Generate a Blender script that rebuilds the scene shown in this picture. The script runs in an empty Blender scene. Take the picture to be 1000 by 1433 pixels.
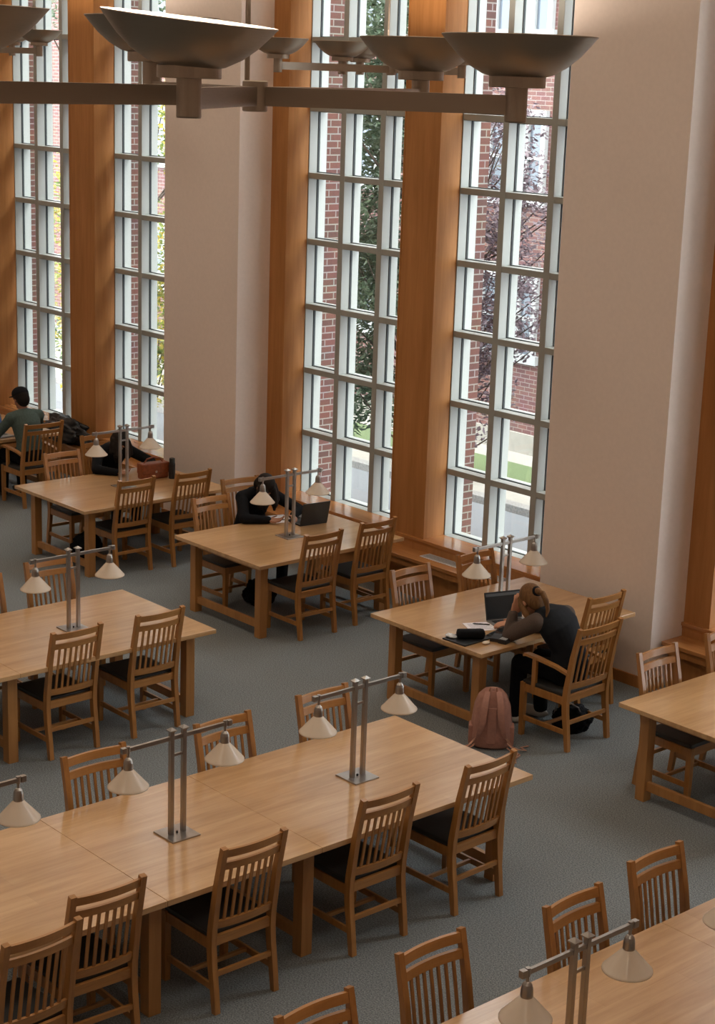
import bpy, bmesh, math, random
from mathutils import Vector, Matrix, noise
random.seed(7)
PI = math.pi
scn = bpy.context.scene
COL = scn.collection

# ------------------------------------------------------------------ materials
def lin(c):
    return tuple(((v/255)/12.92 if v/255 <= .04045 else (((v/255)+.055)/1.055)**2.4) for v in c) + (1,)

def new_mat(name):
    m = bpy.data.materials.new(name); m.use_nodes = True
    nt = m.node_tree; b = nt.nodes['Principled BSDF']
    return m, nt, b

def simple(name, col, rough=.6, metal=0, bump=0, bscale=80, var=.0, coat=0, spec=.5, aniso=0):
    m, nt, b = new_mat(name)
    b.inputs['Roughness'].default_value = rough
    b.inputs['Metallic'].default_value = metal
    b.inputs['Specular IOR Level'].default_value = spec
    b.inputs['Coat Weight'].default_value = coat
    tc = nt.nodes.new('ShaderNodeTexCoord')
    n = nt.nodes.new('ShaderNodeTexNoise'); n.inputs['Scale'].default_value = bscale; n.inputs['Detail'].default_value = 3
    nt.links.new(tc.outputs['Object'], n.inputs['Vector'])
    c = lin(col)
    r = nt.nodes.new('ShaderNodeValToRGB')
    r.color_ramp.elements[0].position = .3; r.color_ramp.elements[1].position = .7
    r.color_ramp.elements[0].color = tuple(v*(1-var) for v in c[:3])+(1,)
    r.color_ramp.elements[1].color = tuple(min(1, v*(1+var)) for v in c[:3])+(1,)
    nt.links.new(n.outputs['Fac'], r.inputs['Fac']); nt.links.new(r.outputs['Color'], b.inputs['Base Color'])
    if bump:
        bp = nt.nodes.new('ShaderNodeBump'); bp.inputs['Strength'].default_value = bump; bp.inputs['Distance'].default_value = .004
        nt.links.new(n.outputs['Fac'], bp.inputs['Height']); nt.links.new(bp.outputs['Normal'], b.inputs['Normal'])
    return m

def wood(name, a, b_, axis='Y', rough=.35, scale=1.0, coat=.2, planks=0, spec=.5):
    """grain stretched along one world axis of the object; optional glued-plank tone changes"""
    m, nt, b = new_mat(name)
    b.inputs['Roughness'].default_value = rough
    b.inputs['Coat Weight'].default_value = coat
    b.inputs['Coat Roughness'].default_value = .18
    b.inputs['Specular IOR Level'].default_value = spec
    L = nt.links.new
    tc = nt.nodes.new('ShaderNodeTexCoord')
    mp = nt.nodes.new('ShaderNodeMapping')
    s = {'X': (1.2, 16, 16), 'Y': (16, 1.2, 16), 'Z': (16, 16, 1.2)}[axis]
    mp.inputs['Scale'].default_value = tuple(v*scale for v in s)
    L(tc.outputs['Object'], mp.inputs['Vector'])
    n = nt.nodes.new('ShaderNodeTexNoise'); n.inputs['Scale'].default_value = 1.3; n.inputs['Detail'].default_value = 7
    n.inputs['Roughness'].default_value = .6; n.inputs['Distortion'].default_value = .6
    L(mp.outputs['Vector'], n.inputs['Vector'])
    mp2 = nt.nodes.new('ShaderNodeMapping'); s2 = {'X': (.5, 2.5, 2.5), 'Y': (2.5, .5, 2.5), 'Z': (2.5, 2.5, .5)}[axis]
    mp2.inputs['Scale'].default_value = s2; L(tc.outputs['Object'], mp2.inputs['Vector'])
    n2 = nt.nodes.new('ShaderNodeTexNoise'); n2.inputs['Scale'].default_value = 1.6; n2.inputs['Detail'].default_value = 4
    L(mp2.outputs['Vector'], n2.inputs['Vector'])
    mx = nt.nodes.new('ShaderNodeMath'); mx.operation = 'ADD'; 
    h1 = nt.nodes.new('ShaderNodeMath'); h1.operation = 'MULTIPLY'; h1.inputs[1].default_value = .55
    h2 = nt.nodes.new('ShaderNodeMath'); h2.operation = 'MULTIPLY'; h2.inputs[1].default_value = .45
    L(n.outputs['Fac'], h1.inputs[0]); L(n2.outputs['Fac'], h2.inputs[0]); L(h1.outputs[0], mx.inputs[0]); L(h2.outputs[0], mx.inputs[1])
    fac = mx.outputs[0]
    if planks:
        br = nt.nodes.new('ShaderNodeTexBrick')
        br.inputs['Scale'].default_value = 1; br.inputs['Mortar Size'].default_value = .0012
        br.inputs['Brick Width'].default_value = planks[1]; br.inputs['Row Height'].default_value = planks[0]
        br.inputs['Color1'].default_value = (.35, .35, .35, 1); br.inputs['Color2'].default_value = (.65, .65, .65, 1)
        br.inputs['Mortar'].default_value = (.2, .2, .2, 1)
        sx = nt.nodes.new('ShaderNodeSeparateXYZ'); cx = nt.nodes.new('ShaderNodeCombineXYZ')
        L(tc.outputs['Object'], sx.inputs[0])
        if axis == 'Y':
            L(sx.outputs['Y'], cx.inputs['X']); L(sx.outputs['X'], cx.inputs['Y'])
        elif axis == 'X':
            L(sx.outputs['X'], cx.inputs['X']); L(sx.outputs['Y'], cx.inputs['Y'])
        else:
            L(sx.outputs['Z'], cx.inputs['X']); L(sx.outputs['X'], cx.inputs['Y'])
        L(cx.outputs[0], br.inputs['Vector'])
        m2 = nt.nodes.new('ShaderNodeMath'); m2.operation = 'MULTIPLY_ADD'; m2.inputs[1].default_value = .30
        L(br.outputs['Color'], m2.inputs[0])
        m3 = nt.nodes.new('ShaderNodeMath'); m3.operation = 'SUBTRACT'; m3.inputs[1].default_value = .15
        L(fac, m3.inputs[0]); L(m3.outputs[0], m2.inputs[2]); fac = m2.outputs[0]
    r = nt.nodes.new('ShaderNodeValToRGB')
    r.color_ramp.elements[0].position = .33; r.color_ramp.elements[1].position = .66
    r.color_ramp.elements[0].color = lin(a); r.color_ramp.elements[1].color = lin(b_)
    L(fac, r.inputs['Fac']); L(r.outputs['Color'], b.inputs['Base Color'])
    bp = nt.nodes.new('ShaderNodeBump'); bp.inputs['Strength'].default_value = .04; bp.inputs['Distance'].default_value = .002
    L(n.outputs['Fac'], bp.inputs['Height']); L(bp.outputs['Normal'], b.inputs['Normal'])
    return m

def brick_mat(name, c1, c2, mortar, scale=1.0):
    m, nt, b = new_mat(name); L = nt.links.new
    b.inputs['Roughness'].default_value = .9
    g = nt.nodes.new('ShaderNodeNewGeometry'); s = nt.nodes.new('ShaderNodeSeparateXYZ'); c = nt.nodes.new('ShaderNodeCombineXYZ')
    L(g.outputs['Position'], s.inputs[0])
    ad = nt.nodes.new('ShaderNodeMath'); ad.operation = 'ADD'
    L(s.outputs['X'], ad.inputs[0]); L(s.outputs['Y'], ad.inputs[1]); L(ad.outputs[0], c.inputs['X']); L(s.outputs['Z'], c.inputs['Y'])
    br = nt.nodes.new('ShaderNodeTexBrick'); L(c.outputs[0], br.inputs['Vector'])
    br.inputs['Scale'].default_value = scale
    br.inputs['Brick Width'].default_value = .215; br.inputs['Row Height'].default_value = .075; br.inputs['Mortar Size'].default_value = .007
    br.inputs['Color1'].default_value = lin(c1); br.inputs['Color2'].default_value = lin(c2); br.inputs['Mortar'].default_value = lin(mortar)
    n = nt.nodes.new('ShaderNodeTexNoise'); n.inputs['Scale'].default_value = 3; L(c.outputs[0], n.inputs['Vector'])
    mx = nt.nodes.new('ShaderNodeMix'); mx.data_type = 'RGBA'; mx.blend_type = 'MULTIPLY'; mx.inputs[0].default_value = .35
    L(br.outputs['Color'], mx.inputs[6]); L(n.outputs['Color'], mx.inputs[7]); L(mx.outputs[2], b.inputs['Base Color'])
    bp = nt.nodes.new('ShaderNodeBump'); bp.inputs['Strength'].default_value = .4; bp.inputs['Distance'].default_value = .01; bp.invert = True
    L(br.outputs['Fac'], bp.inputs['Height']); L(bp.outputs['Normal'], b.inputs['Normal'])
    return m

def carpet_mat():
    m, nt, b = new_mat('carpet'); L = nt.links.new
    b.inputs['Roughness'].default_value = .95; b.inputs['Specular IOR Level'].default_value = .1
    tc = nt.nodes.new('ShaderNodeTexCoord')
    n = nt.nodes.new('ShaderNodeTexNoise'); n.inputs['Scale'].default_value = 105; n.inputs['Detail'].default_value = 3
    n2 = nt.nodes.new('ShaderNodeTexNoise'); n2.inputs['Scale'].default_value = 2.2; n2.inputs['Detail'].default_value = 3
    L(tc.outputs['Object'], n.inputs['Vector']); L(tc.outputs['Object'], n2.inputs['Vector'])
    r = nt.nodes.new('ShaderNodeValToRGB')
    r.color_ramp.elements[0].position = .32; r.color_ramp.elements[1].position = .68
    r.color_ramp.elements[0].color = lin((92, 97, 99)); r.color_ramp.elements[1].color = lin((146, 152, 155))
    L(n.outputs['Fac'], r.inputs['Fac'])
    mx = nt.nodes.new('ShaderNodeMix'); mx.data_type = 'RGBA'; mx.blend_type = 'MULTIPLY'; mx.inputs[0].default_value = .3
    r2 = nt.nodes.new('ShaderNodeValToRGB'); r2.color_ramp.elements[0].color = (.7, .7, .7, 1); r2.color_ramp.elements[1].color = (1, 1, 1, 1)
    L(n2.outputs['Fac'], r2.inputs['Fac'])
    L(r.outputs['Color'], mx.inputs[6]); L(r2.outputs['Color'], mx.inputs[7]); L(mx.outputs[2], b.inputs['Base Color'])
    bp = nt.nodes.new('ShaderNodeBump'); bp.inputs['Strength'].default_value = .5; bp.inputs['Distance'].default_value = .004
    L(n.outputs['Fac'], bp.inputs['Height']); L(bp.outputs['Normal'], b.inputs['Normal'])
    return m

def brushed(name, col, rough=.3):
    m, nt, b = new_mat(name); L = nt.links.new
    b.inputs['Metallic'].default_value = 1; b.inputs['Base Color'].default_value = lin(col)
    b.inputs['Anisotropic'].default_value = .4
    tc = nt.nodes.new('ShaderNodeTexCoord'); mp = nt.nodes.new('ShaderNodeMapping'); mp.inputs['Scale'].default_value = (30, 30, 400)
    n = nt.nodes.new('ShaderNodeTexNoise'); n.inputs['Scale'].default_value = 1; n.inputs['Detail'].default_value = 4
    L(tc.outputs['Object'], mp.inputs['Vector']); L(mp.outputs['Vector'], n.inputs['Vector'])
    r = nt.nodes.new('ShaderNodeMapRange'); r.inputs['To Min'].default_value = rough-.08; r.inputs['To Max'].default_value = rough+.12
    L(n.outputs['Fac'], r.inputs['Value']); L(r.outputs['Result'], b.inputs['Roughness'])
    return m

def glass_mat():
    m = bpy.data.materials.new('window_glass'); m.use_nodes = True; nt = m.node_tree; nt.nodes.clear(); L = nt.links.new
    o = nt.nodes.new('ShaderNodeOutputMaterial'); t = nt.nodes.new('ShaderNodeBsdfTransparent'); t.inputs['Color'].default_value = (.93, .95, .94, 1)
    g = nt.nodes.new('ShaderNodeBsdfGlossy'); g.inputs['Roughness'].default_value = .01
    lw = nt.nodes.new('ShaderNodeLayerWeight'); lw.inputs['Blend'].default_value = .5
    pw = nt.nodes.new('ShaderNodeMath'); pw.operation = 'POWER'; pw.inputs[1].default_value = 5; L(lw.outputs['Facing'], pw.inputs[0])
    f = nt.nodes.new('ShaderNodeMath'); f.operation = 'MULTIPLY_ADD'; f.inputs[1].default_value = .9; f.inputs[2].default_value = .04; L(pw.outputs[0], f.inputs[0])
    mx = nt.nodes.new('ShaderNodeMixShader'); L(f.outputs[0], mx.inputs[0]); L(t.outputs[0], mx.inputs[1]); L(g.outputs[0], mx.inputs[2]); L(mx.outputs[0], o.inputs['Surface'])
    return m

def opal_mat():
    m, nt, b = new_mat('opal_glass'); L = nt.links.new
    b.inputs['Base Color'].default_value = lin((238, 232, 222)); b.inputs['Roughness'].default_value = .22
    b.inputs['Subsurface Weight'].default_value = 0
    t = nt.nodes.new('ShaderNodeBsdfTranslucent'); t.inputs['Color'].default_value = lin((240, 230, 215))
    mx = nt.nodes.new('ShaderNodeMixShader'); mx.inputs[0].default_value = .45
    o = nt.nodes['Material Output']
    L(b.outputs[0], mx.inputs[1]); L(t.outputs[0], mx.inputs[2]); L(mx.outputs[0], o.inputs['Surface'])
    return m

def leaf_mat(name, cols):
    m, nt, b = new_mat(name); L = nt.links.new
    b.inputs['Roughness'].default_value = .5
    g = nt.nodes.new('ShaderNodeNewGeometry'); n = nt.nodes.new('ShaderNodeTexNoise'); n.inputs['Scale'].default_value = 3.5; n.inputs['Detail'].default_value = 5
    n.inputs['Roughness'].default_value = .75
    L(g.outputs['Position'], n.inputs['Vector'])
    r = nt.nodes.new('ShaderNodeValToRGB'); r.color_ramp.interpolation = 'EASE'
    els = r.color_ramp.elements
    els[0].position = .3; els[0].color = lin(cols[0]); els[1].position = .72; els[1].color = lin(cols[-1])
    for i, c in enumerate(cols[1:-1]):
        e = els.new(.3+.42*(i+1)/(len(cols)-1)); e.color = lin(c)
    L(n.outputs['Fac'], r.inputs['Fac']); L(r.outputs['Color'], b.inputs['Base Color'])
    t = nt.nodes.new('ShaderNodeBsdfTranslucent'); L(r.outputs['Color'], t.inputs['Color'])
    mx = nt.nodes.new('ShaderNodeMixShader'); mx.inputs[0].default_value = .35
    L(b.outputs[0], mx.inputs[1]); L(t.outputs[0], mx.inputs[2]); L(mx.outputs[0], nt.nodes['Material Output'].inputs['Surface'])
    return m

M = {}
M['carpet'] = carpet_mat()
M['table'] = wood('maple_tabletop', (176, 134, 86), (212, 172, 124), 'Y', rough=.3, coat=1.0, planks=(.14, 1.1))
M['table_leg'] = wood('maple_leg', (150, 102, 54), (182, 132, 76), 'Z', rough=.4, coat=.15)
M['chair'] = wood('oak_chair', (142, 94, 46), (180, 127, 68), 'Z', rough=.35, coat=.3, scale=1.4)
M['chair_y'] = wood('oak_chair_cross', (146, 98, 48), (186, 133, 74), 'Y', rough=.35, coat=.3, scale=1.4)
M['seat'] = simple('charcoal_seat', (44, 43, 42), .55, bump=.15, bscale=60)
M['panel'] = wood('cherry_panel', (156, 104, 56), (184, 128, 76), 'Z', rough=.55, coat=0, scale=.8, spec=.25)
M['sill'] = wood('sill_wood', (162, 106, 58), (188, 132, 80), 'X', rough=.26, coat=.5)
M['plaster'] = simple('wall_plaster', (229, 214, 205), .9, bump=.05, bscale=25, var=.02)
M['ceiling'] = simple('ceiling_paint', (225, 215, 200), .9)
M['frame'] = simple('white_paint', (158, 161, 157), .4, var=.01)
M['gasket'] = simple('rubber_gasket', (38, 44, 46), .6)
M['glass'] = glass_mat()
M['brick'] = brick_mat('near_brick', (104, 66, 58), (84, 58, 54), (138, 132, 126))
M['brick2'] = brick_mat('far_brick', (112, 76, 70), (98, 66, 64), (134, 122, 116))
M['steel'] = brushed('lamp_steel', (172, 168, 164), .3)
M['bronze'] = brushed('chandelier_metal', (168, 156, 142), .36)
M['bowl_in'] = simple('bowl_enamel', (245, 238, 225), .4)
M['opal'] = opal_mat()
M['white_trim'] = simple('white_trim', (150, 152, 152), .6)
M['dark_glass'] = simple('far_window_glass', (90, 98, 108), .12)
M['street'] = simple('asphalt', (104, 106, 109), .95, bump=.2, bscale=90, var=.12)
M['walk'] = simple('concrete_walk', (138, 134, 126), .95, bscale=6, var=.06)
M['curb'] = simple('granite_curb', (120, 117, 114), .9, bump=.4, bscale=30, var=.25)
M['grass'] = simple('lawn_grass', (84, 98, 64), .95, bump=.8, bscale=50, var=.3)
M['bark'] = simple('tree_bark', (64, 52, 44), .9, bump=.6, bscale=25, var=.3)
M['leaf_g'] = leaf_mat('green_leaves', [(40, 56, 42), (64, 82, 62), (94, 108, 84), (130, 138, 112)])
M['leaf_y'] = leaf_mat('turning_leaves', [(52, 76, 42), (96, 118, 62), (170, 150, 62), (214, 176, 64)])
M['leaf_p'] = leaf_mat('purple_leaves', [(68, 58, 64), (94, 80, 88), (122, 108, 114), (108, 110, 92)])
M['black_plastic'] = simple('black_plastic', (22, 22, 24), .4)
M['screen'] = simple('dark_screen', (34, 40, 44), .18)
M['screen_bar'] = simple('screen_bar', (92, 98, 102), .3)
M['blue_screen'] = simple('blue_screen', (70, 98, 150), .3)
M['silver'] = simple('laptop_silver', (150, 148, 146), .4, metal=.6)
M['keys'] = simple('laptop_keys', (40, 40, 42), .5)
M['paper'] = simple('paper', (232, 228, 232), .9)
M['ink'] = simple('pencil_writing', (120, 120, 150), .9)
M['black_cloth'] = simple('black_cloth', (20, 21, 25), .95, bump=.5, bscale=40, var=.2, spec=.2)
M['navy_cloth'] = simple('dark_navy_vest', (16, 20, 27), .8, bump=.4, bscale=25, var=.2, spec=.3)
M['pants'] = simple('black_trousers', (18, 20, 24), .95, bump=.3, bscale=40, var=.2, spec=.2)
M['sleeve'] = simple('grey_brown_knit', (92, 80, 74), .95, bump=.5, bscale=150, var=.12, spec=.2)
M['green_shirt'] = simple('grey_green_shirt', (78, 92, 88), .95, bump=.3, bscale=50, var=.15, spec=.2)
M['skin'] = simple('skin', (196, 142, 112), .55, var=.04, bscale=20)
M['skin2'] = simple('skin_warm', (150, 104, 80), .55, var=.04, bscale=20)
def hair_mat(name, a, b):
    return wood(name, a, b, 'Z', rough=.7, scale=3, coat=0, spec=.2)
M['blonde'] = hair_mat('blonde_hair', (74, 50, 32), (134, 98, 62))
M['dark_hair'] = hair_mat('dark_hair', (14, 11, 10), (34, 26, 22))
M['pink'] = simple('dusty_pink_nylon', (168, 122, 108), .8, bump=.3, bscale=40, var=.08)
M['pink_strap'] = simple('dusty_pink_webbing', (186, 142, 122), .85, bump=.3, bscale=120, var=.08)
M['leather'] = simple('brown_leather', (128, 66, 34), .45, bump=.3, bscale=30, var=.2)
M['shoe'] = simple('white_sneaker', (190, 186, 180), .6)
M['shoe_dark'] = simple('dark_shoe', (40, 38, 38), .6)
M['white_plastic'] = simple('white_plastic', (235, 222, 206), .3)
M['vent'] = simple('vent_metal', (220, 224, 228), .25, metal=0, coat=1)
M['vent_dark'] = simple('vent_gap', (90, 92, 94), .6)

# ------------------------------------------------------------------ mesh helpers
def tag(o, label=None, cat=None, group=None, kind=None):
    if label: o['label'] = label
    if cat: o['category'] = cat
    if group: o['group'] = group
    if kind: o['kind'] = kind
    return o

def empty(name, loc=(0, 0, 0), rz=0):
    o = bpy.data.objects.new(name, None); COL.objects.link(o); o.location = loc; o.rotation_euler = (0, 0, rz)
    o.empty_display_size = .1
    return o

def obj(name, bm, mats, parent=None, smooth=False, loc=None):
    me = bpy.data.meshes.new(name); bmesh.ops.recalc_face_normals(bm, faces=bm.faces[:]) if len(bm.faces) < 60000 else None
    bm.to_mesh(me); bm.free()
    for mt in (mats if isinstance(mats, (list, tuple)) else [mats]): me.materials.append(mt)
    if smooth:
        for p in me.polygons: p.use_smooth = True
    o = bpy.data.objects.new(name, me); COL.objects.link(o)
    if parent: o.parent = parent
    if loc: o.location = loc
    return o

def box(bm, x0, x1, y0, y1, z0, z1, bev=0, mi=0, mat=None):
    t = bmesh.new()
    bmesh.ops.create_cube(t, size=1)
    S = Matrix.Translation(((x0+x1)/2, (y0+y1)/2, (z0+z1)/2)) @ Matrix.Diagonal((abs(x1-x0), abs(y1-y0), abs(z1-z0), 1))
    bmesh.ops.transform(t, matrix=S, verts=t.verts)
    if bev: bmesh.ops.bevel(t, geom=t.edges[:], offset=bev, segments=2, affect='EDGES', profile=.6)
    if mat: bmesh.ops.transform(t, matrix=mat, verts=t.verts)
    for f in t.faces: f.material_index = mi
    me = bpy.data.meshes.new('t'); t.to_mesh(me); t.free(); bm.from_mesh(me); bpy.data.meshes.remove(me)
    return bm

def B(*a, **k):
    return box(bmesh.new(), *a, **k)

def sweep_box(bm, pts, w, d, axis_w, mi=0):
    """rectangular bar through pts; w along axis_w, d across; caps"""
    aw = Vector(axis_w).normalized(); rings = []
    for i, p in enumerate(pts):
        p = Vector(p); a = Vector(pts[max(i-1, 0)]); c = Vector(pts[min(i+1, len(pts)-1)])
        t = (c-a).normalized(); n = t.cross(aw).normalized()
        ww = w[i] if isinstance(w, (list, tuple)) else w; dd = d[i] if isinstance(d, (list, tuple)) else d
        rings.append([bm.verts.new(p+aw*ww/2*sx+n*dd/2*sy) for sx, sy in ((-1, -1), (1, -1), (1, 1), (-1, 1))])
    for r0, r1 in zip(rings, rings[1:]):
        for k in range(4):
            f = bm.faces.new((r0[k], r0[(k+1) % 4], r1[(k+1) % 4], r1[k])); f.material_index = mi
    for r in (rings[0][::-1], rings[-1]):
        f = bm.faces.new(r); f.material_index = mi
    return bm

def lathe(bm, prof, n=40, c=(0, 0, 0), close=False, mi=0, amp=0, lobes=0):
    rings = []
    for (r, z) in prof:
        ring = []
        for k in range(n):
            a = 2*PI*k/n; rr = r*(1+amp*math.cos(lobes*a)) if lobes else r
            ring.append(bm.verts.new((c[0]+rr*math.cos(a), c[1]+rr*math.sin(a), c[2]+z)))
        rings.append(ring)
    for r0, r1 in zip(rings, rings[1:]):
        for k in range(n):
            f = bm.faces.new((r0[k], r0[(k+1) % n], r1[(k+1) % n], r1[k])); f.material_index = mi
    if close:
        bm.faces.new(rings[0][::-1]).material_index = mi; bm.faces.new(rings[-1]).material_index = mi
    return bm

def tube(bm, pts, r, n=10, mi=0, flat=1.0):
    rings = []; up0 = Vector((0, 0, 1))
    for i, p in enumerate(pts):
        p = Vector(p); a = Vector(pts[max(i-1, 0)]); c = Vector(pts[min(i+1, len(pts)-1)])
        t = (c-a); t = t.normalized() if t.length > 1e-9 else Vector((0, 0, 1))
        s = t.cross(up0); s = s.normalized() if s.length > 1e-3 else Vector((1, 0, 0)); u = s.cross(t)
        rr = r[i] if isinstance(r, (list, tuple)) else r
        rings.append([bm.verts.new(p+(s*math.cos(2*PI*k/n)+u*math.sin(2*PI*k/n)*flat)*rr) for k in range(n)])
    for r0, r1 in zip(rings, rings[1:]):
        for k in range(n):
            f = bm.faces.new((r0[k], r0[(k+1) % n], r1[(k+1) % n], r1[k])); f.material_index = mi
    bm.faces.new(rings[0][::-1]).material_index = mi; bm.faces.new(rings[-1]).material_index = mi
    return bm

def ellipsoid(bm, c, r, rot=None, seg=20, mi=0):
    t = bmesh.new(); bmesh.ops.create_uvsphere(t, u_segments=seg, v_segments=max(8, seg*2//3), radius=1)
    m = Matrix.Translation(c) @ (rot.to_4x4() if rot else Matrix()) @ Matrix.Diagonal((r[0], r[1], r[2], 1))
    bmesh.ops.transform(t, matrix=m, verts=t.verts)
    for f in t.faces: f.material_index = mi
    me = bpy.data.meshes.new('t'); t.to_mesh(me); t.free(); bm.from_mesh(me); bpy.data.meshes.remove(me)

def capsule(bm, a, b, ra, rb):
    a = Vector(a); b = Vector(b); d = b-a; n = 5
    pts, rs = [], []
    for i in range(n+1):
        t = i/n; pts.append(a+d*t); rs.append(ra+(rb-ra)*t)
    tube(bm, pts, rs, 14)
    ellipsoid(bm, a, (ra,)*3, seg=14); ellipsoid(bm, b, (rb,)*3, seg=14)

def remeshed(name, bm, mat, parent, voxel=.009, smooth=2, mats=None):
    o = obj(name, bm, mats or mat, parent, smooth=True)
    r = o.modifiers.new('remesh', 'REMESH'); r.mode = 'VOXEL'; r.voxel_size = voxel; r.use_smooth_shade = True
    s = o.modifiers.new('smooth', 'SMOOTH'); s.factor = .5; s.iterations = smooth
    return o

# ------------------------------------------------------------------ the setting
YP, YW, YF = 11.43, 11.87, 12.16     # pier face, wood plane, window frame plane
ZS = .555; PITCH = .7075; NR = 10
ZTOP = ZS+PITCH*NR; ZC = 8.9
PIERS = [(-22.45, -21.05), (-16.25, -14.885), (-10.262, -8.938), (-4.32, -2.98)]
BAYS = [(-21.05, -16.25, [(-20.78, -18.94), (-18.37, -16.55)]),
        (-14.885, -10.262, [(-14.61, -12.79), (-12.28, -10.53)]),
        (-8.938, -4.32, [(-8.66, -6.85), (-6.34, -4.59)])]
XL, XR, YB = -22.45, 4.5, -4.5
def struct(o, label=None):
    o['kind'] = 'structure'
    if label: o['label'] = label
    return o
struct(obj('floor', B(XL, XR, YB, 12.4, -.2, 0), M['carpet']), 'grey carpeted floor of the reading room')
struct(obj('ceiling', B(XL, XR, YB, 12.6, ZC, ZC+.2), M['ceiling']), 'pale ceiling high above the reading room')
struct(obj('wall_left', B(XL-.2, XL, YB, 12.6, 0, ZC), M['plaster']), 'plaster end wall beyond the far table')
struct(obj('wall_right', B(XR, XR+.2, YB, 12.6, 0, ZC), M['plaster']), 'plaster end wall beside the balcony')
struct(obj('wall_front', B(XL, XR, YB-.2, YB, 0, ZC), M['plaster']), 'plaster wall opposite the tall windows')
bk = bmesh.new()
for x0, x1 in PIERS:
    box(bk, x0, x1, YP, 12.39, 0, ZC)
for x0, x1, ws in BAYS:
    box(bk, x0, x1, YW+.01, 12.37, 0, ZS-.03)
    box(bk, x0, x1, YW, 12.37, ZTOP+.02, ZC)
box(bk, -2.98, XR, YP, 12.39, 0, ZC)
struct(obj('wall_back', bk, M['plaster']), 'beige plaster window wall with projecting piers')
# baseboards
bb = bmesh.new()
for x0, x1 in PIERS:
    box(bb, x0-.015, x1+.015, YP-.018, YP, 0, .105, .003)
    box(bb, x1, x1+.015, YP, 11.6, 0, .105, .003)
struct(obj('baseboard_back', bb, M['panel']), 'brown wooden baseboard round the foot of the piers')
# timber casing per bay
tn = 0
for x0, x1, ws in BAYS:
    tn += 1
    t = bmesh.new()
    spans = [(x0, ws[0][0]), (ws[0][1], ws[1][0]), (ws[1][1], x1)]
    for a, b in spans:
        box(t, a, b, YW, 12.37, ZS, ZTOP+.04)
        box(t, b-.012, b+.004, YW-.006, YW+.012, ZS, ZTOP+.04, .002)
        if a != x0: box(t, a-.004, a+.012, YW-.006, YW+.012, ZS, ZTOP+.04, .002)
    o = obj('trim_%d' % tn, t, M['panel']); struct(o, 'orange brown timber casing round a pair of tall windows')
    tn += 1
    s = bmesh.new()
    box(s, x0, x1, YW-.035, YF, ZS-.032, ZS, .004)
    box(s, x0, x1, YW-.02, YW+.01, ZS-.06, ZS-.032)
    struct(obj('trim_%d' % tn, s, M['sill']), 'glossy wooden window sill above the bench')
# windows
wn = 0
for x0, x1, wsp in BAYS:
    for (a, b) in wsp:
        wn += 1
        w = empty('window_%d' % wn, (a, YF, ZS)); struct(w, 'tall white gridded window, number %d from the far end' % wn)
        W = b-a; Hh = PITCH*NR
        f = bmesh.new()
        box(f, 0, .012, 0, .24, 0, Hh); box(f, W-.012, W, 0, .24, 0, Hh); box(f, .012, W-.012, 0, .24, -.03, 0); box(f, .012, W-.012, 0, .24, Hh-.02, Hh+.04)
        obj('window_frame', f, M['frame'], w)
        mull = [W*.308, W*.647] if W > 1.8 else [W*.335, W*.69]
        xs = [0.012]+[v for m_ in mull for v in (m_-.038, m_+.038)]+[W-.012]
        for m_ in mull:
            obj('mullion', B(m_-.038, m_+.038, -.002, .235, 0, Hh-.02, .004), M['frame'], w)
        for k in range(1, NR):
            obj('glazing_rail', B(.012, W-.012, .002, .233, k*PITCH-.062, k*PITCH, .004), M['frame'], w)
        g = bmesh.new(); gl = bmesh.new()
        for i in range(3):
            xa, xb = xs[2*i], xs[2*i+1]
            for k in range(NR):
                za, zb = k*PITCH+(0 if k else .0), (k+1)*PITCH-.062
                box(gl, xa, xb, .122, .128, za, zb)
                box(g, xa, xa+.008, .112, .138, za, zb); box(g, xb-.008, xb, .112, .138, za, zb)
                box(g, xa+.008, xb-.008, .112, .138, za, za+.008); box(g, xa+.008, xb-.008, .112, .138, zb-.008, zb)
        obj('gasket', g, M['gasket'], w); obj('pane', gl, M['glass'], w)
# exterior brick facing
eb = bmesh.new()
for (a, b) in PIERS: box(eb, a, b, 12.39, 12.62, -1.3, ZC)
for x0, x1, ws in BAYS:
    box(eb, x0, ws[0][0], 12.371, 12.62, -1.3, ZC); box(eb, ws[1][1], x1, 12.371, 12.62, -1.3, ZC)
    box(eb, ws[0][1], ws[1][0], 12.371, 12.55, -1.3, ZC)
    for a, b in ws: box(eb, a, b, 12.4, 12.60, -1.3, ZS-.2); box(eb, a, b, 12.4, 12.6, ZTOP+.05, ZC)
struct(obj('wall_back_facing', eb, M['brick']), 'red brick outer facing of the window wall')
es = bmesh.new()
for x0, x1, ws in BAYS:
    for a, b in ws: box(es, a, b, 12.40, 12.66, ZS-.2, ZS-.155)
tn += 1
struct(obj('trim_%d' % tn, es, M['white_trim']), 'white outer sills under the tall windows')

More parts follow.
